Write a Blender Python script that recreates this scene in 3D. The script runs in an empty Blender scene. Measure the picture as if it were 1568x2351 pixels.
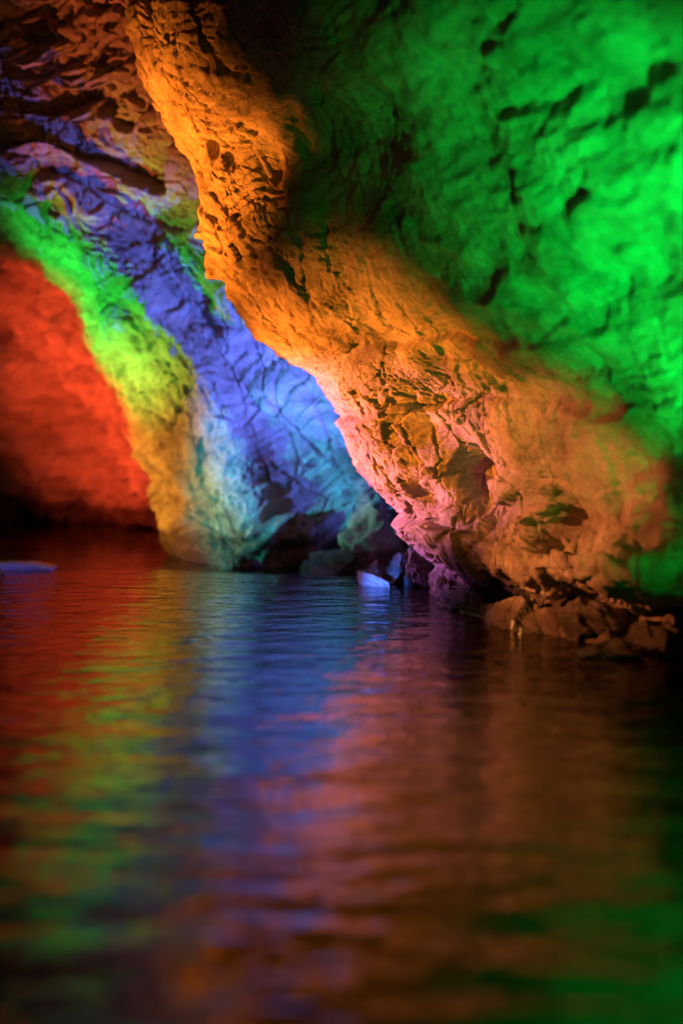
import bpy, bmesh, math, random
import numpy as np
from mathutils import Vector, Matrix

# ------------------------------------------------------------------ camera
sc = bpy.context.scene
F, UC, VH, H = 3264.0, 784.0, 950.0, 0.87      # focal length and horizon in a 1568 x 2351 frame, camera height in metres
def P(u, v, Y):                                 # a frame position at a real depth -> world point
    return ((u - UC) * Y / F, Y, H + (VH - v) * Y / F)

cam_d = bpy.data.cameras.new('camera'); cam = bpy.data.objects.new('camera', cam_d)
sc.collection.objects.link(cam); sc.camera = cam
cam.location = (0, 0, H); cam.rotation_euler = (math.radians(90), 0, 0)
cam_d.sensor_fit = 'VERTICAL'; cam_d.sensor_height = 36.0; cam_d.lens = F / 2351 * 36.0
cam_d.shift_y = -(1175.5 - VH) / 2351
cam_d.clip_start = 0.05; cam_d.clip_end = 200
cam_d.dof.use_dof = True; cam_d.dof.focus_distance = 6.55; cam_d.dof.aperture_fstop = 0.85
cam_d.dof.aperture_blades = 0

# ------------------------------------------------------------------ world, exposure
w = bpy.data.worlds.new('World'); sc.world = w; w.use_nodes = True
nt = w.node_tree; bg = nt.nodes['Background']
bg.inputs[0].default_value = (0.30, 0.36, 0.45, 1); bg.inputs[1].default_value = 0.004   # underground: next to no daylight
vs = sc.view_settings
vs.view_transform = 'Standard'; vs.look = 'None'; vs.exposure = 0.32; vs.gamma = 1; vs.use_curve_mapping = False
sc.cycles.use_denoising = True
sc.cycles.sample_clamp_indirect = 4
sc.cycles.max_bounces = 5; sc.cycles.diffuse_bounces = 2; sc.cycles.glossy_bounces = 4
sc.cycles.caustics_reflective = False; sc.cycles.caustics_refractive = False

# the floodlights of the cave, one blue added as fill: name of colour, colour, place, aim, watts, cone, blend, label
LAMPS = [
 ('amber',  (1.0, 0.23, 0.014),  (-2.35, 6.7, 0.28), P(440, 420, 6.95), 1400, 37, 1.0,
  'black floodlight with amber lens on the left bank, aimed at the upper prow'),
 ('amber',  (1.0, 0.24, 0.018),  (-2.40, 6.8, 0.16), P(850, 900, 6.65), 1900, 38, 1.0,
  'black floodlight with amber lens on the left bank, aimed at the lower prow'),
 ('peach',  (1.0, 0.26, 0.06),  (-1.90, 5.7, 0.80), P(1330, 1190, 5.55), 460, 32, 1.0,
  'black floodlight with peach lens on the left bank, aimed at the hollow'),
 ('rust',  (1.0, 0.16, 0.03),  (-2.85, 8.3, 0.35), P(330, 220, 7.7), 330, 46, 1.0,
  'black floodlight with rust lens on the left bank, aimed at the roof'),
 ('violet',   (0.75, 0.22, 0.9),   (-2.50, 7.6, 0.12), P(800, 1070, 6.98), 760, 32, 1.0,
  'black floodlight with violet lens low beside the pool weir'),
 ('green',  (0.0, 1.0, 0.07),   (0.78, 2.5, 0.25), P(1680, 600, 4.0), 700, 50, 1.0,
  'black floodlight with green lens at the foot of the near wall'),
 ('green',  (0.0, 1.0, 0.05),   (1.05, 3.3, 0.20), P(1560, 960, 4.6), 70, 56, 1.0,
  'black floodlight with green lens beside the near wall, aimed along it'),
 ('red',    (1.0, 0.075, 0.02),   (-3.2, 9.5, 0.30), P(190, 940, 10.6), 340, 98, 1.0,
  'black floodlight with red lens by the far channel'),
 ('yellow',    (1.0, 0.36, 0.03),   (-3.1, 9.3, 0.18), P(360, 1030, 9.3), 330, 58, 1.0,
  'black floodlight with yellow lens by the far channel'),
 ('lime',   (0.02, 1.0, 0.07),    (-2.95, 9.1, 0.20), P(220, 720, 9.2), 420, 58, 1.0,
  'black floodlight with lime green lens by the far leaning wall'),
 ('teal',   (0.0, 0.55, 0.40),    (-2.65, 8.1, 0.15), P(640, 1120, 8.7), 380, 42, 1.0,
  'black floodlight with teal lens by the weir, aimed low'),
 ('blue',   (0.09, 0.15, 1.0),    (0.52, 7.78, 0.33), P(560, 790, 8.6), 500, 60, 1.0,
  'black floodlight with blue lens hidden behind the tip of the prow'),
 ('blue',   (0.08, 0.17, 1.0),    (-2.35, 7.35, 0.18), P(680, 980, 8.7), 520, 36, 1.0,  # added fill light, brightens the dark lower face of the leaning wall
  'added blue fill floodlight, unseen on the left bank, aimed past the prow'),
 ('blue',   (0.03, 0.16, 1.0),    (-1.62, 5.1, 0.30), P(862, 1328, 7.15), 2400, 5, 0.7,
  'black floodlight with blue lens and narrow beam, aimed at the wedge rock'),
 ('blue',   (0.05, 0.10, 1.0),    (-2.65, 7.2, 0.55), P(40, 1295, 7.9), 70, 44, 1.0,
  'black floodlight with blue lens aimed down at the pale ledge'),
]

C = sc.collection
rng = np.random.default_rng(7)

# ------------------------------------------------------------------ noise
def _h(x, y, z, s):
    h = (x.astype(np.int64) * 374761393 + y.astype(np.int64) * 668265263 + z.astype(np.int64) * 2147483647 + s * 1274126177) & 0xffffffff
    h = ((h ^ (h >> 13)) * 1274126177) & 0xffffffff
    h = ((h ^ (h >> 16)) * 2246822519) & 0xffffffff
    return (h ^ (h >> 15)) & 0xffffffff
def h01(x, y, z, s): return _h(x, y, z, s) / 4294967295.0
def vnoise(p, s=0):
    i = np.floor(p); f = p - i; i = i.astype(np.int64)
    f = f * f * f * (f * (f * 6 - 15) + 10)
    r = 0
    for dx in (0, 1):
        wx = f[:, 0] if dx else 1 - f[:, 0]
        for dy in (0, 1):
            wy = f[:, 1] if dy else 1 - f[:, 1]
            for dz in (0, 1):
                wz = f[:, 2] if dz else 1 - f[:, 2]
                r = r + wx * wy * wz * h01(i[:, 0] + dx, i[:, 1] + dy, i[:, 2] + dz, s)
    return r * 2 - 1
def fbm(p, o=4, s=0, gain=0.5):
    r = 0; a = 1.0; q = p.copy()
    for k in range(o):
        r = r + a * vnoise(q, s + k * 17); a *= gain; q = q * 2.03 + 11.7
    return r
def worley(p, s=0):
    """F1, F2, cell hash (three numbers) and offset from the cell's centre"""
    i = np.floor(p).astype(np.int64)
    n = len(p); f1 = np.full(n, 9.0); f2 = np.full(n, 9.0)
    off = np.zeros((n, 3)); cid = np.zeros((n, 3), np.int64)
    for dx in (-1, 0, 1):
        for dy in (-1, 0, 1):
            for dz in (-1, 0, 1):
                c = i + np.array([dx, dy, dz])
                hh = _h(c[:, 0], c[:, 1], c[:, 2], s)
                d = p - c - np.stack([(hh & 1023) / 1023., ((hh >> 10) & 1023) / 1023., ((hh >> 20) & 1023) / 1023.], 1)
                r = np.einsum('ij,ij->i', d, d)
                m = r < f1
                f2 = np.where(m, f1, np.minimum(f2, r)); f1 = np.where(m, r, f1)
                off[m] = d[m]; cid[m] = c[m]
    return np.sqrt(f1), np.sqrt(f2), cid, off
def sstep(a, b, x):
    t = np.clip((x - a) / (b - a), 0, 1); return t * t * (3 - 2 * t)
def plates(p, s, tilt, jump):
    """broken shards: every cell is a tilted flat of its own"""
    f1, f2, c, o = worley(p, s)
    r = np.stack([h01(c[:, 0], c[:, 1], c[:, 2], s + k) - 0.5 for k in (5, 6, 7)], 1)
    d = np.einsum('ij,ij->i', r, o) * tilt + (h01(c[:, 0], c[:, 1], c[:, 2], s + 9) - 0.5) * jump
    return d, f2 - f1

# ------------------------------------------------------------------ mesh helpers
def unit(v): v = np.asarray(v, float); return v / np.linalg.norm(v)
def cr_matrix(n_ctrl, t):
    """Catmull-Rom weights of n_ctrl points at the parameters t"""
    t = np.clip(t, 0, n_ctrl - 1 - 1e-6); i = np.floor(t).astype(int); f = t - i
    W = np.zeros((len(t), n_ctrl))
    w4 = [-.5*f + f*f - .5*f**3, 1 - 2.5*f*f + 1.5*f**3, .5*f + 2*f*f - 1.5*f**3, -.5*f*f + .5*f**3]
    for k in range(4):
        j = np.clip(i - 1 + k, 0, n_ctrl - 1); np.add.at(W, (np.arange(len(t)), j), w4[k])
    return W
def loft(net, ta, tb):
    net = np.asarray(net, float)
    return np.einsum('ai,bj,ijk->abk', cr_matrix(net.shape[0], ta), cr_matrix(net.shape[1], tb), net)
def grid_normals(G, toward):
    da = np.gradient(G, axis=0); db = np.gradient(G, axis=1)
    n = np.cross(da, db); n /= np.linalg.norm(n, axis=2, keepdims=True) + 1e-12
    c = G.shape[0] // 2, G.shape[1] // 2
    if np.dot(n[c], np.asarray(toward) - G[c]) < 0: n = -n
    return n
def link_mesh(name, verts, faces, mat, parent=None, smooth=True):
    me = bpy.data.meshes.new(name)
    verts = np.asarray(verts, np.float32); faces = np.asarray(faces, np.int32)
    k = faces.shape[1]
    me.vertices.add(len(verts)); me.vertices.foreach_set('co', verts.ravel())
    me.loops.add(faces.size); me.loops.foreach_set('vertex_index', faces.ravel())
    me.polygons.add(len(faces)); me.polygons.foreach_set('loop_start', np.arange(0, faces.size, k, dtype=np.int32))
    me.polygons.foreach_set('use_smooth', np.full(len(faces), smooth))
    me.update(calc_edges=True); me.validate()
    me.materials.append(mat)
    o = bpy.data.objects.new(name, me); C.objects.link(o)
    if parent: o.parent = parent
    return o
def grid_faces(na, nb, flip=False):
    i = np.arange(na * nb).reshape(na, nb)
    q = [i[:-1, :-1], i[1:, :-1], i[1:, 1:], i[:-1, 1:]]
    if flip: q = q[::-1]
    return np.stack([a.ravel() for a in q], 1)
def grid_obj(name, G, mat, parent=None, toward=(0, 0, 1)):
    na, nb = G.shape[:2]
    a, b = na // 2, nb // 2
    n = np.cross(G[a + 1, b] - G[a, b], G[a, b + 1] - G[a, b])
    flip = np.dot(n, np.asarray(toward) - G[a, b]) < 0
    return link_mesh(name, G.reshape(-1, 3), grid_faces(na, nb, flip), mat, parent)
def bm_obj(name, bm, mat, parent=None, smooth=False):
    me = bpy.data.meshes.new(name); bm.to_mesh(me); bm.free(); me.materials.append(mat)
    if smooth: me.polygons.foreach_set('use_smooth', [True] * len(me.polygons))
    o = bpy.data.objects.new(name, me); C.objects.link(o)
    if parent: o.parent = parent
    return o
def tag(o, label, cat, group=None):
    o['label'] = label; o['category'] = cat
    if group: o['group'] = group
    return o
def empty(name, loc):
    o = bpy.data.objects.new(name, None); C.objects.link(o); o.location = loc; o.empty_display_size = 0.1
    return o

# ------------------------------------------------------------------ materials
def new_mat(name):
    m = bpy.data.materials.new(name); m.use_nodes = True
    return m, m.node_tree.nodes, m.node_tree.links, m.node_tree.nodes['Principled BSDF']
def rock_mat(name, dark, mid, pale, rough=0.72, bump=1.0, wet=False):
    m, N, L, b = new_mat(name)
    tc = N.new('ShaderNodeTexCoord')
    mp = N.new('ShaderNodeMapping'); mp.inputs['Scale'].default_value = (1, 1, 2.6); mp.inputs['Rotation'].default_value = (0.1, 0.25, 0)
    L.new(tc.outputs['Object'], mp.inputs[0])
    n1 = N.new('ShaderNodeTexNoise'); n1.inputs['Scale'].default_value = 2.2; n1.inputs['Detail'].default_value = 9; n1.inputs['Roughness'].default_value = 0.62; n1.inputs['Distortion'].default_value = 0.5
    L.new(mp.outputs[0], n1.inputs['Vector'])
    r = N.new('ShaderNodeValToRGB'); e = r.color_ramp.elements
    e[0].position = 0.32; e[0].color = (*dark, 1); e[1].position = 0.68; e[1].color = (*pale, 1)
    x = e.new(0.5); x.color = (*mid, 1)
    L.new(n1.outputs['Fac'], r.inputs[0])
    n2 = N.new('ShaderNodeTexNoise'); n2.inputs['Scale'].default_value = 34; n2.inputs['Detail'].default_value = 7; n2.inputs['Roughness'].default_value = 0.7
    L.new(tc.outputs['Object'], n2.inputs['Vector'])
    mx = N.new('ShaderNodeMix'); mx.data_type = 'RGBA'; mx.blend_type = 'OVERLAY'; mx.inputs[0].default_value = 0.55
    L.new(r.outputs[0], mx.inputs[6]); L.new(n2.outputs['Fac'], mx.inputs[7])
    geo = N.new('ShaderNodeNewGeometry'); sx = N.new('ShaderNodeSeparateXYZ'); L.new(geo.outputs['Position'], sx.inputs[0])
    ad = N.new('ShaderNodeMath'); ad.operation = 'MULTIPLY_ADD'; ad.inputs[1].default_value = 0.16; L.new(n1.outputs['Fac'], ad.inputs[0]); L.new(sx.outputs['Z'], ad.inputs[2])
    wet_shade_f = N.new('ShaderNodeMapRange'); wet_shade_f.inputs[1].default_value = 0.23; wet_shade_f.inputs[2].default_value = 0.16  # wet band at the waterline, raised to paint in the undercut's shade too
    L.new(ad.outputs[0], wet_shade_f.inputs[0])
    wm = N.new('ShaderNodeMix'); wm.data_type = 'RGBA'; wm.blend_type = 'MULTIPLY'; wm.inputs[7].default_value = (0.42, 0.38, 0.34, 1)
    L.new(wet_shade_f.outputs[0], wm.inputs[0]); L.new(mx.outputs[2], wm.inputs[6])
    L.new(wm.outputs[2], b.inputs['Base Color'])
    rr = N.new('ShaderNodeMapRange'); rr.inputs[3].default_value = rough - 0.18; rr.inputs[4].default_value = rough + 0.15
    L.new(n1.outputs['Fac'], rr.inputs[0]); rw = N.new('ShaderNodeMix'); rw.inputs[3].default_value = 0.22
    L.new(wet_shade_f.outputs[0], rw.inputs[0]); L.new(rr.outputs[0], rw.inputs[2]); L.new(rw.outputs[0], b.inputs['Roughness'])
    b.inputs['Specular IOR Level'].default_value = 0.55 if wet else 0.32
    # fine grain and hair cracks
    n3 = N.new('ShaderNodeTexNoise'); n3.inputs['Scale'].default_value = 70; n3.inputs['Detail'].default_value = 6; n3.inputs['Roughness'].default_value = 0.65
    L.new(mp.outputs[0], n3.inputs['Vector'])
    wv = N.new('ShaderNodeVectorMath'); wv.operation = 'MULTIPLY_ADD'
    wv.inputs[1].default_value = (0.12, 0.12, 0.12); L.new(n1.outputs['Color'], wv.inputs[0]); L.new(tc.outputs['Object'], wv.inputs[2])
    v = N.new('ShaderNodeTexVoronoi'); v.feature = 'DISTANCE_TO_EDGE'; v.inputs['Scale'].default_value = 13
    L.new(wv.outputs[0], v.inputs['Vector'])
    cr = N.new('ShaderNodeMapRange'); cr.inputs[1].default_value = 0; cr.inputs[2].default_value = 0.05
    L.new(v.outputs['Distance'], cr.inputs[0])
    b1 = N.new('ShaderNodeBump'); b1.inputs['Strength'].default_value = 0.9 * bump; b1.inputs['Distance'].default_value = 0.016
    L.new(n3.outputs['Fac'], b1.inputs['Height'])
    b2 = N.new('ShaderNodeBump'); b2.inputs['Strength'].default_value = 0.45 * bump; b2.inputs['Distance'].default_value = 0.012
    L.new(cr.outputs[0], b2.inputs['Height']); L.new(b1.outputs[0], b2.inputs['Normal'])
    L.new(b2.outputs[0], b.inputs['Normal'])
    return m
M = {}
M['rock'] = rock_mat('sandstone', (0.19, 0.145, 0.11), (0.40, 0.33, 0.27), (0.55, 0.48, 0.41))
M['rock_far'] = rock_mat('banded_sandstone', (0.20, 0.17, 0.14), (0.40, 0.35, 0.30), (0.54, 0.49, 0.43))
M['wet_rock'] = rock_mat('wet_rock', (0.07, 0.055, 0.045), (0.17, 0.14, 0.12), (0.28, 0.24, 0.21), rough=0.38, wet=True)
M['pale_rock'] = rock_mat('pale_rock', (0.30, 0.28, 0.26), (0.46, 0.44, 0.42), (0.60, 0.58, 0.55))
M['sheen'] = rock_mat('sheen_white', (0.55, 0.55, 0.55), (0.70, 0.70, 0.70), (0.80, 0.80, 0.80), rough=0.35, wet=True)  # near white, so the strip shows as a bright wet sheen

def water_mat(name, scale, strength, ring=None):
    m, N, L, b = new_mat(name)
    b.inputs['Base Color'].default_value = (0.016, 0.005, 0.003, 1); b.inputs['Roughness'].default_value = 0.03
    b.inputs['IOR'].default_value = 1.33
    tc = N.new('ShaderNodeTexCoord')
    def noise(sx, sy, sc_, det, dist=0.0):
        mp = N.new('ShaderNodeMapping'); mp.inputs['Scale'].default_value = (sx, sy, 1); mp.inputs['Rotation'].default_value = (0, 0, 0.14)
        L.new(tc.outputs['Object'], mp.inputs[0])
        n = N.new('ShaderNodeTexNoise'); n.inputs['Scale'].default_value = sc_; n.inputs['Detail'].default_value = det; n.inputs['Distortion'].default_value = dist
        n.inputs['Roughness'].default_value = 0.45
        L.new(mp.outputs[0], n.inputs['Vector']); return n
    n1 = noise(0.42, 1.0, 6.0 * scale, 2.0, 0.35); n2 = noise(0.5, 1.0, 17 * scale, 2.0, 0.4)
    b1 = N.new('ShaderNodeBump'); b1.inputs['Strength'].default_value = strength; b1.inputs['Distance'].default_value = 0.0125
    b2 = N.new('ShaderNodeBump'); b2.inputs['Strength'].default_value = strength; b2.inputs['Distance'].default_value = 0.0062
    L.new(n1.outputs['Fac'], b1.inputs['Height']); L.new(n2.outputs['Fac'], b2.inputs['Height']); L.new(b1.outputs[0], b2.inputs['Normal'])
    n3 = noise(0.7, 1.0, 38 * scale, 1.0, 0.2)
    b3 = N.new('ShaderNodeBump'); b3.inputs['Strength'].default_value = strength; b3.inputs['Distance'].default_value = 0.0013
    L.new(n3.outputs['Fac'], b3.inputs['Height']); L.new(b2.outputs[0], b3.inputs['Normal'])
    L.new(b3.outputs[0], b.inputs['Normal'])
    return m
M['pool'] = water_mat('pool_water', 1.0, 1.0)
M['channel'] = water_mat('channel_water', 0.8, 0.5)
def plain(name, col, rough=0.5, metal=0.0, spec=0.5):
    m, N, L, b = new_mat(name)
    tc = N.new('ShaderNodeTexCoord'); n = N.new('ShaderNodeTexNoise'); n.inputs['Scale'].default_value = 25; n.inputs['Detail'].default_value = 5
    L.new(tc.outputs['Object'], n.inputs['Vector'])
    r = N.new('ShaderNodeValToRGB'); e = r.color_ramp.elements
    e[0].color = (*[c * 0.7 for c in col], 1); e[1].color = (*[min(1, c * 1.25) for c in col], 1)
    L.new(n.outputs['Fac'], r.inputs[0]); L.new(r.outputs[0], b.inputs['Base Color'])
    b.inputs['Roughness'].default_value = rough; b.inputs['Metallic'].default_value = metal; b.inputs['Specular IOR Level'].default_value = spec
    return m
M['housing'] = plain('black_metal', (0.02, 0.02, 0.022), 0.4, 0.6)
M['wood'] = plain('wet_wood', (0.12, 0.06, 0.03), 0.5)

# ------------------------------------------------------------------ stream bed and bank
xs = np.linspace(-9, 5, 90); ys = np.linspace(-3, 16, 120)
X, Y = np.meshgrid(xs, ys, indexing='ij')
edge = -0.245 * np.maximum(Y, 0.5) - 0.62
Z = -0.62 + 0.74 * sstep(0.25, -0.25, X - edge)
G = np.stack([X, Y, Z], 2); p = G.reshape(-1, 3)
Z = Z + (0.05 * fbm(p * 2.5, 4, 3) + 0.02).reshape(Z.shape) * sstep(0.4, 0.0, X - edge)
bed = grid_obj('stream_bed', np.stack([X, Y, Z], 2), M['wet_rock'], toward=(0, 3, 10)); bed['kind'] = 'structure'

# ------------------------------------------------------------------ near overhanging wall
NEAR = [  # E edge, M1, M2, G1, G2, O, O2   (frame position, depth)
 [(-40,-420,7.0),(150,-480,6.4),(400,-520,5.7),(800,-600,4.8),(1250,-700,3.8),(1900,-800,2.6),(3500,-1000,1.2)],
 [(120,-200,7.0),(280,-230,6.5),(480,-270,5.9),(850,-330,4.9),(1300,-400,3.9),(1950,-450,2.7),(3600,-500,1.3)],
 [(265,0,7.0),(380,0,6.6),(540,-20,6.0),(880,-60,4.9),(1350,-80,3.9),(2000,-100,2.8),(3700,0,1.4)],
 [(350,180,7.0),(460,170,6.5),(600,150,5.9),(930,120,5.0),(1380,110,4.0),(2000,150,2.9),(3700,500,1.4)],
 [(455,380,7.0),(560,350,6.6),(720,330,6.1),(1000,300,5.1),(1420,290,4.1),(2050,350,2.9),(3750,900,1.4)],
 [(500,590,7.0),(620,540,6.5),(790,510,6.0),(1060,480,5.1),(1450,470,4.2),(2050,550,3.0),(3800,1400,1.4)],
 [(615,745,7.05),(700,690,6.5),(870,660,6.0),(1130,630,5.2),(1490,640,4.3),(2080,760,3.1),(3900,1900,1.4)],
 [(735,860,7.05),(830,820,6.5),(990,790,6.0),(1210,790,5.3),(1520,810,4.4),(2100,970,3.2),(4000,2200,1.4)],
 [(785,955,7.0),(900,940,6.5),(1060,920,6.0),(1280,930,5.4),(1550,960,4.5),(2100,1150,3.3),(4100,2400,1.4)],
 [(815,1060,7.0),(950,1070,6.5),(1120,1060,6.0),(1330,1070,5.4),(1570,1100,4.6),(2120,1350,3.4),(4150,2600,1.4)],
 [(880,1150,7.0),(1000,1160,6.5),(1170,1170,6.0),(1370,1190,5.4),(1590,1210,4.7),(2130,1500,3.5),(4200,2750,1.4)],
 [(945,1240,7.0),(1040,1265,6.4),(1210,1300,5.7),(1410,1330,5.0),(1600,1345,4.5),(2140,1650,3.6),(4250,2850,1.4)],
 [(985,1300,7.05),(1080,1345,6.5),(1250,1385,5.95),(1450,1400,5.6),(1640,1410,5.3),(2180,1700,3.8),(4300,2900,1.4)],
 [(985,1352,7.08),(1075,1408,6.25),(1225,1466,5.65),(1420,1500,5.35),(1620,1520,5.15),(2200,1720,3.75),(4300,2950,1.4)],
 [(1000,1560,7.15),(1085,1640,6.3),(1235,1720,5.6),(1430,1790,5.2),(1640,1850,4.95),(2200,2050,3.75),(4300,3600,1.4)],
]
net = []
for row in NEAR:
    pts = [np.array(P(*q)) for q in row]
    e = pts[0]
    b1 = e + np.array([0.22, 0.50, 0.0]); b2 = e + np.array([1.3, 1.5, 0.1])
    o3 = pts[-1] + np.array([0.25, -3.0, 0.0])
    net.append([b2, b1] + pts + [o3])
net = np.array(net)
# more samples where the photograph looks
def spread(breaks, counts):
    r = []
    for (a, b), n in zip(zip(breaks[:-1], breaks[1:]), counts): r.append(np.linspace(a, b, n, endpoint=False))
    return np.concatenate(r + [[breaks[-1]]])
ta = spread([0, 1.6, 13.2, 14], [70, 760, 16])
tb = spread([0, 1.4, 4.2, 6.4, 7.2, 9], [40, 330, 210, 36, 30])
Gn = loft(net, ta, tb); na, nb = Gn.shape[:2]
Nn = grid_normals(Gn, (-1, 4, 1))
p = Gn.reshape(-1, 3)
TA = np.repeat(ta, nb); TB = np.tile(tb, na)
def near_hit(u, v, GG=Gn):
    q = GG.reshape(-1, 3); vis = (TB > 1.9) & (TB < 7.5)
    uu = UC + q[:, 0] / np.maximum(q[:, 1], .3) * F; vv = VH - (q[:, 2] - H) / np.maximum(q[:, 1], .3) * F
    k = np.argmin(np.where(vis, (uu - u)**2 + (vv - v)**2, 1e12)); return q[k], k

def rock_disp(p, bed, bedsize, seed, amp_bed, amp_plate, amp_fine, grain, amp_hatch, long=1.0, swell=0.08, crack=0.03, wa=1.0, pf=1.0, layer=0.014):
    """grain: direction of the rock's fabric; shards, joints and furrows are drawn out along it"""
    warp = wa * np.stack([fbm(p * 1.3, 3, seed + k) for k in (1, 2, 3)], 1)
    q = p + 0.16 * warp
    d = swell * fbm(p * 0.9, 3, seed + 40)                       # big swells
    bed = unit(bed); hd = unit(grain)
    wv = q @ bed / bedsize + 0.5 * wa * fbm(p * 1.1, 2, seed + 50) + 0.06 * fbm(p * 7, 2, seed + 51)
    ci = np.floor(wv); f = wv - ci; k = ci.astype(np.int64)
    a = h01(k, k * 3, k * 7, seed)
    saw = (0.15 + 0.85 * f ** 0.9) * (1 - sstep(0.92, 1.0, f)) - 0.45
    side = sstep(-0.5, 0.5, fbm(p * 1.6 + ci[:, None] * 3.7, 2, seed + 60))
    d = d + amp_bed * saw * (0.35 + 0.65 * a) * (0.25 + 0.95 * side)
    S = np.eye(3) * 1.35 - (1.35 - 1.35 / (1 + long)) * np.outer(hd, hd)
    s1, g1 = plates(q @ S * (2.6 * pf), seed + 70, 1.2, 0.5)
    s2, g2 = plates((p + 0.06 * warp) @ S * (6.5 * pf), seed + 80, 1.3, 0.6)
    pm_ = 0.45 + 0.9 * sstep(-0.4, 0.5, fbm(p * 1.7, 2, seed + 82))
    d = d + (amp_plate * s1 + amp_plate * 0.40 * s2) * pm_
    cm = sstep(-0.25, 0.35, fbm(p * 2, 2, seed + 95))
    d = d - crack * 0.6 * np.exp(-(g1 / 0.05) ** 2) * cm
    f1, f2, c, o = worley((p + 0.10 * warp) @ S * 1.5, seed + 90)
    d = d - crack * np.exp(-((f2 - f1) / 0.022) ** 2) * (0.3 + 0.7 * cm)
    d = d - crack * 0.22 * np.exp(-(g2 / 0.06) ** 2) * (1 - 0.6 * cm)
    # thin layers, broken off at every shard
    w2 = q @ bed / 0.062 + 2.2 * s1 + 1.1 * fbm(p * 2.5, 3, seed + 97)
    f3 = w2 - np.floor(w2); k3 = np.floor(w2).astype(np.int64)
    d = d + layer * (f3 * (1 - sstep(0.86, 1.0, f3)) - 0.4) * (0.3 + 1.2 * h01(k3, k3 * 5, k3 * 11, seed + 3)) * (0.35 + 0.9 * cm)
    # short sharp cracks along the grain
    Hs = np.eye(3) * 22 - 18.0 * np.outer(hd, hd)
    hn = vnoise((p + 0.03 * warp) @ Hs, seed + 100); h2 = vnoise((p + 0.02 * warp) @ (Hs * 2.2), seed + 101)
    hm = sstep(-0.35, 0.4, fbm(p * 2.3, 2, seed + 105)); hb = sstep(-0.1, 0.25, fbm(p * 6.0, 2, seed + 106))
    d = d - amp_hatch * (0.25 + 0.75 * hm) * hb * (sstep(0.15, 0.03, np.abs(hn)) + 0.5 * sstep(0.16, 0.04, np.abs(h2)))
    d = d + amp_fine * fbm(p * 9, 4, seed + 110, 0.55)
    return d

lowr = sstep(6.0, 8.0, TA)                                      # pillowed beds below, streaky fabric above
fade_near = 1 - 0.55 * sstep(3.8, 5.0, TB)                      # the near face is smoother
def masked(mask, pts, *a, **k):
    r = np.zeros(len(pts)); r[mask] = rock_disp(pts[mask], *a, **k); return r
d_up = masked(lowr < 1, p, (0.10, 0.05, 1.0), 0.42, 11, 0.035, 0.028, 0.016, (-0.5, 0.1, 1.0), 0.011, 1.0, wa=0.6, pf=1.3, layer=0.012, crack=0.02)
d_lo = masked(lowr > 0, p, (0.16, 0.05, 1.0), 0.25, 211, 0.15, 0.040, 0.012, (-0.35, 0.15, 1.0), 0.018, 0.35, wa=0.3, pf=1.2, layer=0.026, crack=0.032)
d = (d_up * (1 - lowr) + d_lo * lowr) * fade_near - 0.01
# long wavy ledges on the near face
g = np.clip(sstep(3.9, 5.2, TB), 0, 1)
wl = p @ unit((0.35, 0.25, 1.0)) / 0.24 + 0.9 * fbm(p * 1.3, 3, 301)
fl = wl - np.floor(wl)
d = d + g * (0.06 * fl ** 1.2 * (1 - sstep(0.80, 1, fl)) * sstep(-0.4, 0.4, fbm(p * 1.8, 2, 305)) + 0.045 * fbm(p * np.array([2.2, 1.8, 5.5]), 4, 310))
def blob(u, v, r, amt, stretch=None):
    c, k = near_hit(u, v)
    dv = (p - c) / r
    if stretch is not None:
        ax = unit(stretch[0]); dv = dv - np.outer(dv @ ax, ax) * (1 - 1 / stretch[1])
    return amt * np.exp(-np.einsum('ij,ij->i', dv, dv) ** 1.5)
LEAN = (-0.5, 0.0, 1.0)
for (u, v, r, amt, st) in [
    (470, 190, .30, .10, (LEAN, 1.6)), (515, 322, .06, -.10, None), (610, 345, .17, -.04, (LEAN, 1.5)),
    (690, 420, .10, .07, (LEAN, 3.0)), (640, 620, .30, .05, (LEAN, 2)), (870, 890, .20, .09, None),
    (960, 830, .10, .05, None), (930, 1030, .24, .10, None), (1080, 1110, .13, -.13, None), (1000, 1145, .10, -.06, None),
    (1270, 1210, .12, -.16, None), (1460, 1250, .10, -.12, None), (1150, 1030, .20, .05, None),
    (1050, 1230, .25, .06, None), (1180, 1290, .20, .05, None), (780, 760, .3, .04, (LEAN, 2))]:
    d = d + blob(u, v, r, amt, st)
ks = sstep(0, 1.0, TB) * (1 - 0.0 * TB)
Gd = Gn + Nn * (d * (0.4 + 0.6 * ks)).reshape(na, nb, 1)
near = grid_obj('overhanging_rock_wall', Gd, M['rock'], toward=(-1, 4, 1))
tag(near, 'cracked rock overhang lit amber on its prow and green on its near face', 'rock wall')

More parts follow.
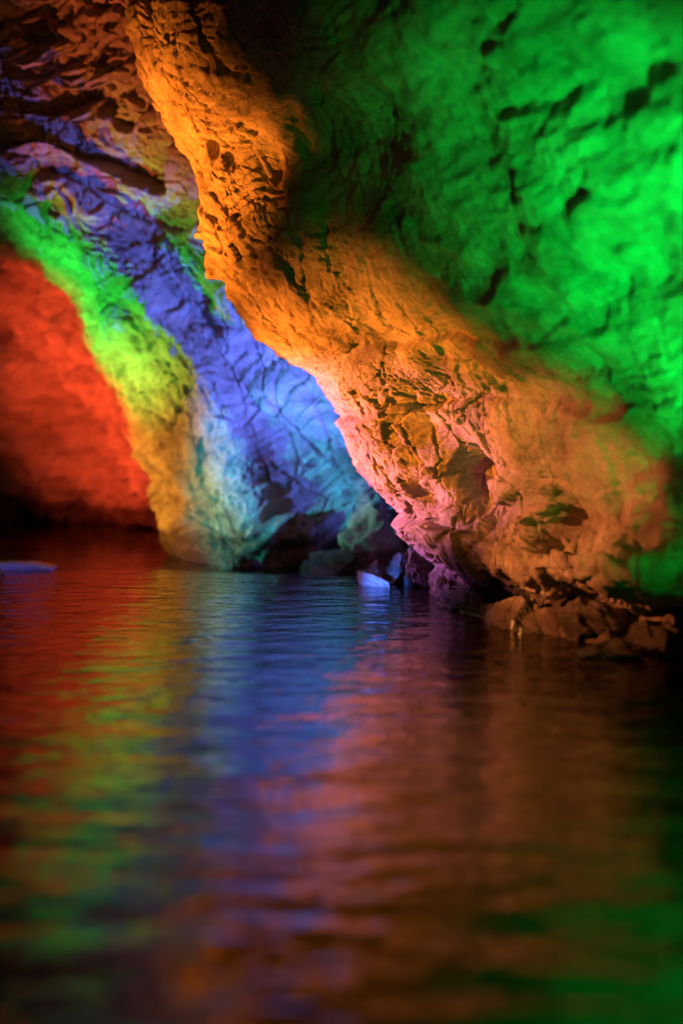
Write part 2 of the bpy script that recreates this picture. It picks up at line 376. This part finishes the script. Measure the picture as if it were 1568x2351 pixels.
# ------------------------------------------------------------------ leaning wall behind
MID = [  # L3, L2, L1, S, K (crease), A, B, C, D
 [(-2600,300,12.0),(-1500,150,11.5),(-800,100,10.2),(-480,60,9.2),(-380,-60,8.3),(-200,-250,7.9),(0,-500,7.0),(200,-600,6.5),(500,-700,6.7)],
 [(-2200,480,12.5),(-1000,400,12.2),(-500,310,10.6),(-290,230,9.3),(-200,120,8.4),(-50,0,8.1),(150,-150,7.5),(300,-250,7.0),(500,-350,7.1)],
 [(-2000,600,13.0),(-800,560,12.6),(-280,450,10.8),(-110,370,9.4),(-40,280,8.5),(100,190,8.3),(260,80,7.8),(380,20,7.3),(500,-50,7.5)],
 [(-1800,740,13.0),(-500,700,12.7),(-100,580,10.9),(10,485,9.4),(80,410,8.5),(220,350,8.4),(330,290,8.1),(430,240,7.6),(560,200,7.7)],
 [(-1700,850,13.0),(-350,810,12.7),(20,690,11.0),(118,590,9.5),(195,545,8.65),(310,500,8.6),(400,470,8.4),(485,440,8.0),(620,400,7.9)],
 [(-1600,930,13.0),(-250,900,12.7),(70,800,11.1),(185,720,9.6),(295,690,8.75),(400,670,8.8),(480,655,8.65),(570,640,8.4),(700,600,8.3)],
 [(-1500,1010,13.0),(-200,990,12.7),(135,930,11.2),(260,890,9.6),(420,850,8.8),(520,830,8.85),(600,815,8.75),(690,800,8.6),(820,770,8.5)],
 [(-1500,1090,13.0),(-180,1080,12.7),(200,1060,11.4),(330,1040,9.6),(500,980,8.8),(600,975,8.85),(680,965,8.75),(760,960,8.6),(900,930,8.5)],
 [(-1500,1150,13.0),(-150,1150,12.7),(290,1150,11.8),(395,1170,9.5),(550,1110,8.8),(650,1110,8.8),(730,1100,8.75),(800,1090,8.6),(950,1060,8.5)],
 [(-1500,1192,12.9),(-150,1193,12.76),(345,1203,12.2),(455,1293,9.04),(590,1280,8.7),(690,1245,8.8),(770,1215,8.75),(850,1190,8.6),(1000,1160,8.6)],
 [(-1500,1300,12.9),(-150,1300,12.76),(345,1300,12.2),(460,1440,9.05),(590,1440,8.9),(720,1420,9.1),(800,1410,9.1),(870,1400,9.1),(1000,1400,9.1)],
]
netm = np.array([[P(*q) for q in row] for row in MID])
tam = spread([0, 0.9, 9.4, 10], [40, 600, 20]); tbm = spread([0, 1.0, 3.0, 7.4, 8], [30, 150, 340, 30])
Gm = loft(netm, tam, tbm); ma, mb = Gm.shape[:2]
Nm = grid_normals(Gm, (-1, 4, 0.5))
pm = Gm.reshape(-1, 3); TAm = np.repeat(tam, mb); TBm = np.tile(tbm, ma)
top = 1 - sstep(3.5, 5.5, TAm)
dm_a = masked(top > 0, pm, (0.30, 0.30, 1.0), 0.17, 511, 0.17, 0.070, 0.014, (-0.4, 0.3, 1.0), 0.012, 0.3, 0.08, 0.035, wa=0.4, pf=1.5, layer=0.03)
dm_b = masked(top < 1, pm, (-0.55, 0.2, 1.0), 0.36, 611, 0.06, 0.045, 0.014, (-0.5, 0.1, 1.0), 0.014, 0.8, 0.10, 0.03, wa=0.6, pf=1.2, layer=0.014)
low = sstep(6.8, 8.0, TAm) * sstep(3.6, 4.6, TBm)
wl = pm @ unit((-0.55, 0.1, 1.0)) / 0.13 + 0.5 * fbm(pm * 2.0, 3, 701)
fl = wl - np.floor(wl)
dm = dm_a * top + dm_b * (1 - top) + low * 0.035 * fl ** 1.1 * (1 - sstep(0.82, 1, fl))
dm = dm + 0.07 * fbm(pm * 1.7, 3, 720) * (1 - top) + sstep(3.0, 2.4, TBm) * (0.20 * fbm(pm * 1.6, 4, 730) + 0.17 * plates(pm * 1.9, 740, 1.2, 0.6)[0])
Gmd = Gm + Nm * dm.reshape(ma, mb, 1)
midw = grid_obj('leaning_rock_wall', Gmd, M['rock_far'], toward=(-1, 4, 0.5))
tag(midw, 'leaning rock wall behind the prow lit red, yellow, green and blue', 'rock wall')
def mid_hit(u, v):
    q = Gm.reshape(-1, 3)
    uu = UC + q[:, 0] / q[:, 1] * F; vv = VH - (q[:, 2] - H) / q[:, 1] * F
    k = np.argmin((uu - u)**2 + (vv - v)**2); return q[k], k

# ------------------------------------------------------------------ left side of the cave, out of the frame
cw = []
for z, inset in ((-0.5, 0.0), (0.3, 0.0), (1.2, -0.25), (2.2, 0.1), (3.1, 1.0), (3.6, 2.2)):
    cw.append([(-0.30 * max(y, 0.5) - 1.7 + inset, y, z) for y in (-3, 0, 3, 6, 9, 11, 12.5)])
Gc = loft(np.array(cw), np.linspace(0, 5, 110), np.linspace(0, 6, 200))
Nc = grid_normals(Gc, (0, 5, 1)); pc = Gc.reshape(-1, 3)
Gc = Gc + Nc * (0.25 * fbm(pc * 1.1, 5, 900) + 0.05 * plates(pc * 2.2, 910, 1.2, 0.7)[0]).reshape(110, 200, 1)
sw = grid_obj('cave_wall', Gc, M['rock'], toward=(0, 5, 1)); sw['kind'] = 'structure'

# ------------------------------------------------------------------ rocks
def rock_mesh(seed, nfac=14, sub=5, depth=(0.55, 0.85), noise=0.13, planes=None):
    bm = bmesh.new(); bmesh.ops.create_icosphere(bm, subdivisions=sub, radius=1.0)
    bm.verts.ensure_lookup_table(); v = np.array([x.co[:] for x in bm.verts]); f = np.array([[q.index for q in t.verts] for t in bm.faces]); bm.free()
    r = np.random.default_rng(seed)
    pl = planes or []
    if planes is None:
        for k in range(nfac):
            n = unit(r.normal(size=3)); pl.append((n, r.uniform(*depth)))
    v = v * 1.25
    for _ in range(2):
        for n, dd in pl:
            n = unit(n); ex = np.maximum(v @ n - dd, 0); v = v - np.outer(ex, n) * 0.97
    nn = v / np.linalg.norm(v, axis=1, keepdims=True)
    v = v + nn * (noise * fbm(v * 2.2, 4, seed) + noise * 0.8 * plates(v * 2.6, seed + 3, 1.0, 0.5)[0])[:, None]
    return v, f
def rot(ax, ay, az):
    return np.array(Matrix.Rotation(az, 3, 'Z') @ Matrix.Rotation(ay, 3, 'Y') @ Matrix.Rotation(ax, 3, 'X'))
def rock(name, c, size, angles, seed, mat, parent=None, **kw):
    v, f = rock_mesh(seed, **kw)
    sz = np.asarray(size); R_ = rot(*angles)
    nn = v / sz; nn = (nn / np.linalg.norm(nn, axis=1, keepdims=True)) @ R_.T
    v = (v * sz) @ R_.T
    dd = rock_disp(v + np.asarray(c), (0.2, 0.1, 1.0), 0.11, seed * 7, 0.03, 0.022, 0.008, (-0.4, 0.2, 1.0), 0.008, 0.5, 0.0, 0.012, wa=0.4, pf=1.8, layer=0.010)
    v = v + nn * (dd * min(1.0, min(size) / 0.09))[:, None]
    if parent is None:
        o = link_mesh(name, v, f, mat); o.location = c
    else:
        o = link_mesh(name, v + np.asarray(c), f, mat, parent)
    return o

# blocks that stand proud of the walls
def near_block(u, v, size, angles, seed, sink=0.0, mat='rock', **kw):
    c, k = near_hit(u, v); n = Nn.reshape(-1, 3)[k]
    return rock('rock_block', c - n * sink, size, angles, seed, M[mat], near, **kw)
def mid_block(u, v, size, angles, seed, sink=0.0, **kw):
    c, k = mid_hit(u, v); n = Nm.reshape(-1, 3)[k]
    return rock('rock_block', c + n * (dm[k] * 0.6) - n * sink, size, angles, seed, M['rock_far'], midw, **kw)
LN = -0.46
for a in [(476, 490, (.085,.13,.055), (.1, -.15, .2), 31, .02), (486, 535, (.095,.13,.05), (.05, -.1, .1), 32, .02),
          (480, 605, (.125,.16,.115), (.1, LN, .2), 33, .03), (540, 610, (.07,.1,.12), (.1, LN, .4), 34, .03),
          (530, 535, (.05,.07,.05), (.1, .2, .4), 35, .01), (470, 330, (.10,.12,.13), (.1, LN, .1), 36, .05),
          (1170, 1130, (.13,.14,.10), (.1, LN, .5), 39, .06), (1240, 1170, (.14,.14,.07), (.05, -.15, .5), 40, .06)]:
    near_block(*a)
for a in [(360, 300, (.13,.13,.11), (.2, .3, .2), 51, .05), (250, 170, (.30,.2,.06), (.3, -.35, .1), 52, .05),
          (200, 250, (.26,.18,.05), (.3, -.4, .1), 53, .03), (330, 170, (.12,.15,.07), (.2, -.5, .1), 54, .02),
          (130, 110, (.22,.16,.06), (.3, -.35, .1), 55, .02), (300, 260, (.14,.14,.10), (.2, -.1, .1), 56, .05),
          (400, 340, (.09,.10,.12), (.1, -.4, .1), 57, .03), 
          (600, 1230, (.30,.22,.12), (.1, -.5, .1), 60, .13)]:
    mid_block(*a)

# loose rocks at the waterline
pyr = [((-.75, -.45, .75), .42), ((.80, -.35, .70), .40), ((.1, -1, .22), .55), ((0, 1, .3), .6), ((0, 0, -1), .7), ((-1, .1, .2), .75), ((1, .1, .1), .8)]
o = rock('wedge_rock', P(862, 1338, 7.35), (.13, .14, .145), (0, 0.12, 0.1), 71, M['wet_rock'], planes=pyr, noise=0.03)
tag(o, 'small pointed wedge rock standing in the pool at the tip of the prow', 'rock')
def skirt():  # added white strip stands in for the blue sheen on the wet foot
    a = [P(824, 1331, 7.27), P(860, 1340, 7.16), P(900, 1352, 7.10)]; b = [P(821, 1312, 7.30), P(862, 1322, 7.19), P(893, 1338, 7.14)]
    bm = bmesh.new(); rows = []
    for r, off in ((b, 0.06), (b, -0.004), (a, -0.015), (a, 0.06)):
        rows.append([bm.verts.new((x, y + off, z - (0.03 if r is a else 0))) for x, y, z in r])
    for i in range(3):
        for j in range(2): bm.faces.new((rows[i][j], rows[i][j+1], rows[i+1][j+1], rows[i+1][j]))
    bmesh.ops.subdivide_edges(bm, edges=bm.edges[:], cuts=4, use_grid_fill=True)
    for v in bm.verts: v.co += Vector((rng.normal(), rng.normal(), rng.normal())) * 0.0025
    bm.transform(Matrix.Translation(-o.location))
    s = bm_obj('sheen_strip', bm, M['sheen'], o); s['label'] = 'added pale strip for the blue wet crust along the foot of the wedge rock'
skirt()
tag(rock('boulder', P(850, 1236, 8.25), (.20, .18, .22), (.1, .35, .2), 72, M['pale_rock'], noise=0.12), 'pale blue lit boulder leaning behind the wedge rock', 'boulder')
tag(rock('boulder', P(775, 1300, 8.15), (.17, .15, .12), (.1, .1, .2), 73, M['wet_rock']), 'dark low boulder under the leaning wall behind the pool edge', 'boulder')
tag(rock('boulder', P(722, 1318, 8.2), (.09, .1, .07), (.1, .1, .2), 74, M['wet_rock']), 'small dark stone beside the low boulder at the pool edge', 'stone')
tag(rock('boulder', P(962, 1315, 7.15), (.085, .12, .15), (.1, -.3, .3), 75, M['wet_rock']), 'rounded purple boulder under the tip of the prow', 'boulder')
tag(rock('boulder', P(916, 1315, 7.35), (.07, .09, .12), (.1, .4, .2), 76, M['wet_rock']), 'dark wet rock wedged between wedge rock and purple boulder', 'rock')
tag(rock('slab', P(1100, 1398, 6.35), (.24, .14, .045), (0, -.14, -.9), 77, M['wet_rock']), 'flat wet slab lying at the waterline under the prow', 'rock slab')
tag(rock('slab', P(1130, 1370, 6.5), (.25, .14, .05), (0, -.10, -.9), 78, M['wet_rock']), 'upper wet slab resting under the prow', 'rock slab')
tag(rock('rock', P(1390, 1500, 5.15), (.19, .12, .04), (0, -.12, -.3), 80, M['wet_rock']), 'long low rock at the waterline under the hollow', 'rock')
tag(rock('rock', P(1350, 1440, 5.5), (.15, .14, .08), (.2, .2, -.3), 81, M['wet_rock']), 'amber lit broken rock inside the dark hollow', 'rock')
tag(rock('rock', P(1530, 1500, 5.2), (.16, .14, .07), (.2, .2, -.3), 82, M['wet_rock']), 'dark rock filling the hollow beside the near wall', 'rock')

for i, (u, v, Yd, sz, an, lab) in enumerate([
    (1290, 1395, 5.75, (.17, .10, .05), (.2, -.5, -.4), 'tilted amber edged slab leaning in the dark hollow'),
    (1440, 1440, 5.45, (.16, .10, .045), (.3, .45, -.3), 'narrow dark slab tilted in the hollow beside the low rock')]):
    tag(rock('rock', P(u, v, Yd), sz, an, 90 + i, M['wet_rock']), lab, 'rock')
# beads of froth along the waterline, threads of water running off the rock
r = np.random.default_rng(4); bm = bmesh.new()
for k in range(70):
    t = k / 69; u = 1004 + 170 * t + r.normal() * 1.2; v = 1381 + 46 * t + 4 * math.sin(3.1 * t) + r.normal() * 0.8
    c = P(u, v + 3, 2840 / (v + 3 - 950)); rad = r.uniform(.003, .0075)
    bmesh.ops.create_icosphere(bm, subdivisions=1, radius=rad, matrix=Matrix.Translation((c[0], c[1] - .03, 0.002)))
m, N_, L_, b_ = new_mat('froth'); b_.inputs['Base Color'].default_value = (0.75, 0.78, 0.8, 1); b_.inputs['Roughness'].default_value = 0.08; b_.inputs['Coat Weight'].default_value = 0.6
n_ = N_.new('ShaderNodeTexNoise'); n_.inputs['Scale'].default_value = 60; bp = N_.new('ShaderNodeBump'); bp.inputs['Strength'].default_value = 0.3
L_.new(n_.outputs['Fac'], bp.inputs['Height']); L_.new(bp.outputs[0], b_.inputs['Normal']); M['froth'] = m
fo = bm_obj('froth', bm, M['froth'], smooth=True); fo['kind'] = 'stuff'; fo['label'] = 'line of tiny froth beads along the waterline under the prow'; fo['category'] = 'froth'
for u, v0, v1, Yd, lab in ((1179, 1424, 1446, 5.72, 'thin thread of water running off the rock at the end of the froth'), (1196, 1440, 1462, 5.62, 'short splashing thread of water before the dark hollow')):
    bm = bmesh.new(); rings = []
    for i in range(9):
        t = i / 8; c = P(u + 1.5 * math.sin(5 * t), v0 + (v1 - v0) * t, Yd); rad = .006 + .008 * abs(math.sin(2.3 * t + u)) * (0.4 + t)
        rings.append([bm.verts.new((c[0] + rad * math.cos(a * .785), c[1] + rad * math.sin(a * .785), c[2])) for a in range(8)])
    for i in range(8):
        for j in range(8): bm.faces.new((rings[i][j], rings[i][(j + 1) % 8], rings[i + 1][(j + 1) % 8], rings[i + 1][j]))
    tag(bm_obj('water_trickle', bm, M['froth'], smooth=True), lab, 'water trickle')

# ------------------------------------------------------------------ weir, ledge
def lip_y(x):
    return np.interp(x, [-9, -2.45, -1.0, -0.4, 0.1, 0.9], [8.15, 8.0, 7.90, 7.72, 7.62, 7.5])
xs = np.linspace(-3.6, 0.85, 160); ly = lip_y(xs) + 0.03 * fbm(np.stack([xs * 3, xs * 0, xs * 0], 1), 3, 5)
prof = [(0.02, -0.012), (0.10, -0.02), (0.16, -0.06), (0.20, -0.14), (0.24, -0.6), (0.0, -0.6), (-0.02, -0.2), (0.02, -0.012)]
Gw = np.array([[(x, y + a, b) for a, b in prof] for x, y in zip(xs, ly)])
weir = grid_obj('weir', Gw, M['wet_rock'], toward=(-1, 9, 3)); tag(weir, 'low wet weir holding the pool above the red channel', 'weir')
lx0, lx1 = -2.35, -1.60
bm = bmesh.new()
secs = []
for k in range(13):
    t = k / 12; x = lx0 + (lx1 - lx0) * t; hgt = 0.030 * (1 - max(0, (t - 0.84) / 0.16) ** 1.4) + 0.002
    dep = 0.17
    secs.append([bm.verts.new((x, 7.90 + a * dep + rng.normal() * .003, b)) for a, b in ((0, -0.03), (0.0, hgt * .45), (0.12, hgt * .9), (1, hgt + .004), (1.05, -0.1))])
for i in range(12):
    for j in range(4): bm.faces.new((secs[i][j], secs[i+1][j], secs[i+1][j+1], secs[i][j+1]))
bm.faces.new(secs[-1]); bm.faces.new(secs[0][::-1])
ledge = bm_obj('stone_ledge', bm, M['pale_rock'], smooth=True); tag(ledge, 'flat pale blue ledge at the end of the weir', 'ledge')
bm = bmesh.new()
pts = [P(-8, 1300, 7.7), P(6, 1318, 7.7), P(3, 1336, 7.7), P(4, 1352, 7.7), P(4, 1375, 7.7)]
rings = []
for i, q in enumerate(pts):
    r = 0.014 - 0.001 * i
    rings.append([bm.verts.new((q[0] + r * math.cos(a * 1.047), q[1] + r * math.sin(a * 1.047), q[2])) for a in range(6)])
for i in range(4):
    for j in range(6): bm.faces.new((rings[i][j], rings[i][(j+1) % 6], rings[i+1][(j+1) % 6], rings[i+1][j]))
tag(bm_obj('twig', bm, M['wood'], smooth=True), 'thin brown twig sticking out of the pool before the pale ledge', 'twig')

# ------------------------------------------------------------------ water
rows = np.concatenate([np.linspace(-2.5, 1.2, 10), np.linspace(1.3, 7.4, 420)[0:]])
xsw = np.linspace(-4.6, 2.6, 300)
lw = lip_y(xsw) + 0.03 * fbm(np.stack([xsw * 3, xsw * 0, xsw * 0], 1), 3, 5)
Gp = np.zeros((len(rows) + 14, len(xsw), 3))
for i, y in enumerate(rows): Gp[i] = np.stack([xsw, np.full_like(xsw, y), np.zeros_like(xsw)], 1)
for k in range(14):
    t = (k + 1) / 14
    over = sstep(0.6, 1.0, t)
    y = 7.4 + (lw + 0.20 - 7.4) * t; z = np.where(y > lw, -1.6 * (y - lw) ** 2 * 1.0, 0)
    Gp[len(rows) + k] = np.stack([xsw, y, z], 1)
q = Gp.reshape(-1, 3); calm = sstep(8.2, 3.0, q[:, 1])
wave = 0.0022 * vnoise(q * np.array([1.6, 3.4, 0]) + 3.1, 40) + 0.0011 * vnoise(q * np.array([3.5, 8.0, 0]) + 9.1, 41)
rc = np.array(P(430, 1470, 2840 / 520)); rr = np.linalg.norm(q[:, :2] - rc[:2], axis=1)
ring = 0.0022 * np.sin(rr * 2 * math.pi / 0.075) * np.exp(-(rr / 0.14) ** 2)
Gp[..., 2] += (wave * (0.25 + 0.75 * calm) + ring).reshape(Gp.shape[:2])
pool = grid_obj('pool_water', Gp, M['pool'], toward=(0, 4, 5)); pool['kind'] = 'structure'
xs = np.linspace(-7, 2, 40); ys = np.linspace(7.95, 13.5, 40)
X, Y = np.meshgrid(xs, ys, indexing='ij')
ch = grid_obj('channel_water', np.stack([X, Y, X * 0 - 0.08], 2), M['channel'], toward=(0, 9, 5)); ch['kind'] = 'structure'

# ------------------------------------------------------------------ floodlights
def floodlight(col_name, col, loc, aim, watts, cone, blend, label):
    t = empty('floodlight', loc); tag(t, label, 'floodlight')
    d = Vector(aim) - Vector(loc); q = d.to_track_quat('-Z', 'Y'); R = q.to_matrix().to_4x4()
    s = 0.075
    bm = bmesh.new()
    a = [bm.verts.new((x * s, y * s * .75, -.012)) for x, y in ((-1,-1),(1,-1),(1,1),(-1,1))]
    b = [bm.verts.new((x * s * .55, y * s * .45, .07)) for x, y in ((-1,-1),(1,-1),(1,1),(-1,1))]
    for i in range(4): bm.faces.new((a[i], a[(i+1) % 4], b[(i+1) % 4], b[i]))
    bm.faces.new(b); bmesh.ops.bevel(bm, geom=bm.edges[:], offset=.004, segments=2, affect='EDGES'); bm.transform(R)
    bm_obj('housing', bm, M['housing'], t)
    lm = bpy.data.materials.new('lens_' + col_name); lm.use_nodes = True; pb = lm.node_tree.nodes['Principled BSDF']
    pb.inputs['Base Color'].default_value = (*[c * .5 for c in col], 1); pb.inputs['Emission Color'].default_value = (*col, 1); pb.inputs['Emission Strength'].default_value = 4
    bm = bmesh.new(); bmesh.ops.create_grid(bm, x_segments=4, y_segments=3, size=1); bm.transform(R @ Matrix.Translation((0, 0, -.004)) @ Matrix.Diagonal((s * .92, s * .68, 1, 1)))
    bm_obj('lens', bm, lm, t)
    bm = bmesh.new()
    for sx in (-1, 1):
        bmesh.ops.create_cube(bm, size=1, matrix=Matrix.Translation((sx * (s + .012), 0, -.045)) @ Matrix.Diagonal((.008, .03, .12, 1)))
    bmesh.ops.create_cube(bm, size=1, matrix=Matrix.Translation((0, 0, -.11)) @ Matrix.Diagonal((2 * s + .03, .03, .008, 1)))
    bmesh.ops.create_cube(bm, size=1, matrix=Matrix.Translation((0, 0, -.114 - .25)) @ Matrix.Diagonal((.02, .02, .5, 1)))
    bm.transform(Matrix.Rotation(q.to_euler('XYZ').z, 4, 'Z')); bm_obj('bracket', bm, M['housing'], t)
    ld = bpy.data.lights.new('beam', 'SPOT'); ld.color = col; ld.energy = watts; ld.spot_size = math.radians(cone); ld.spot_blend = blend; ld.shadow_soft_size = 0.05
    lo = bpy.data.objects.new('beam', ld); C.objects.link(lo); lo.parent = t
    lo.matrix_local = R @ Matrix.Translation((0, 0, -.03))
for a in LAMPS: floodlight(*a)
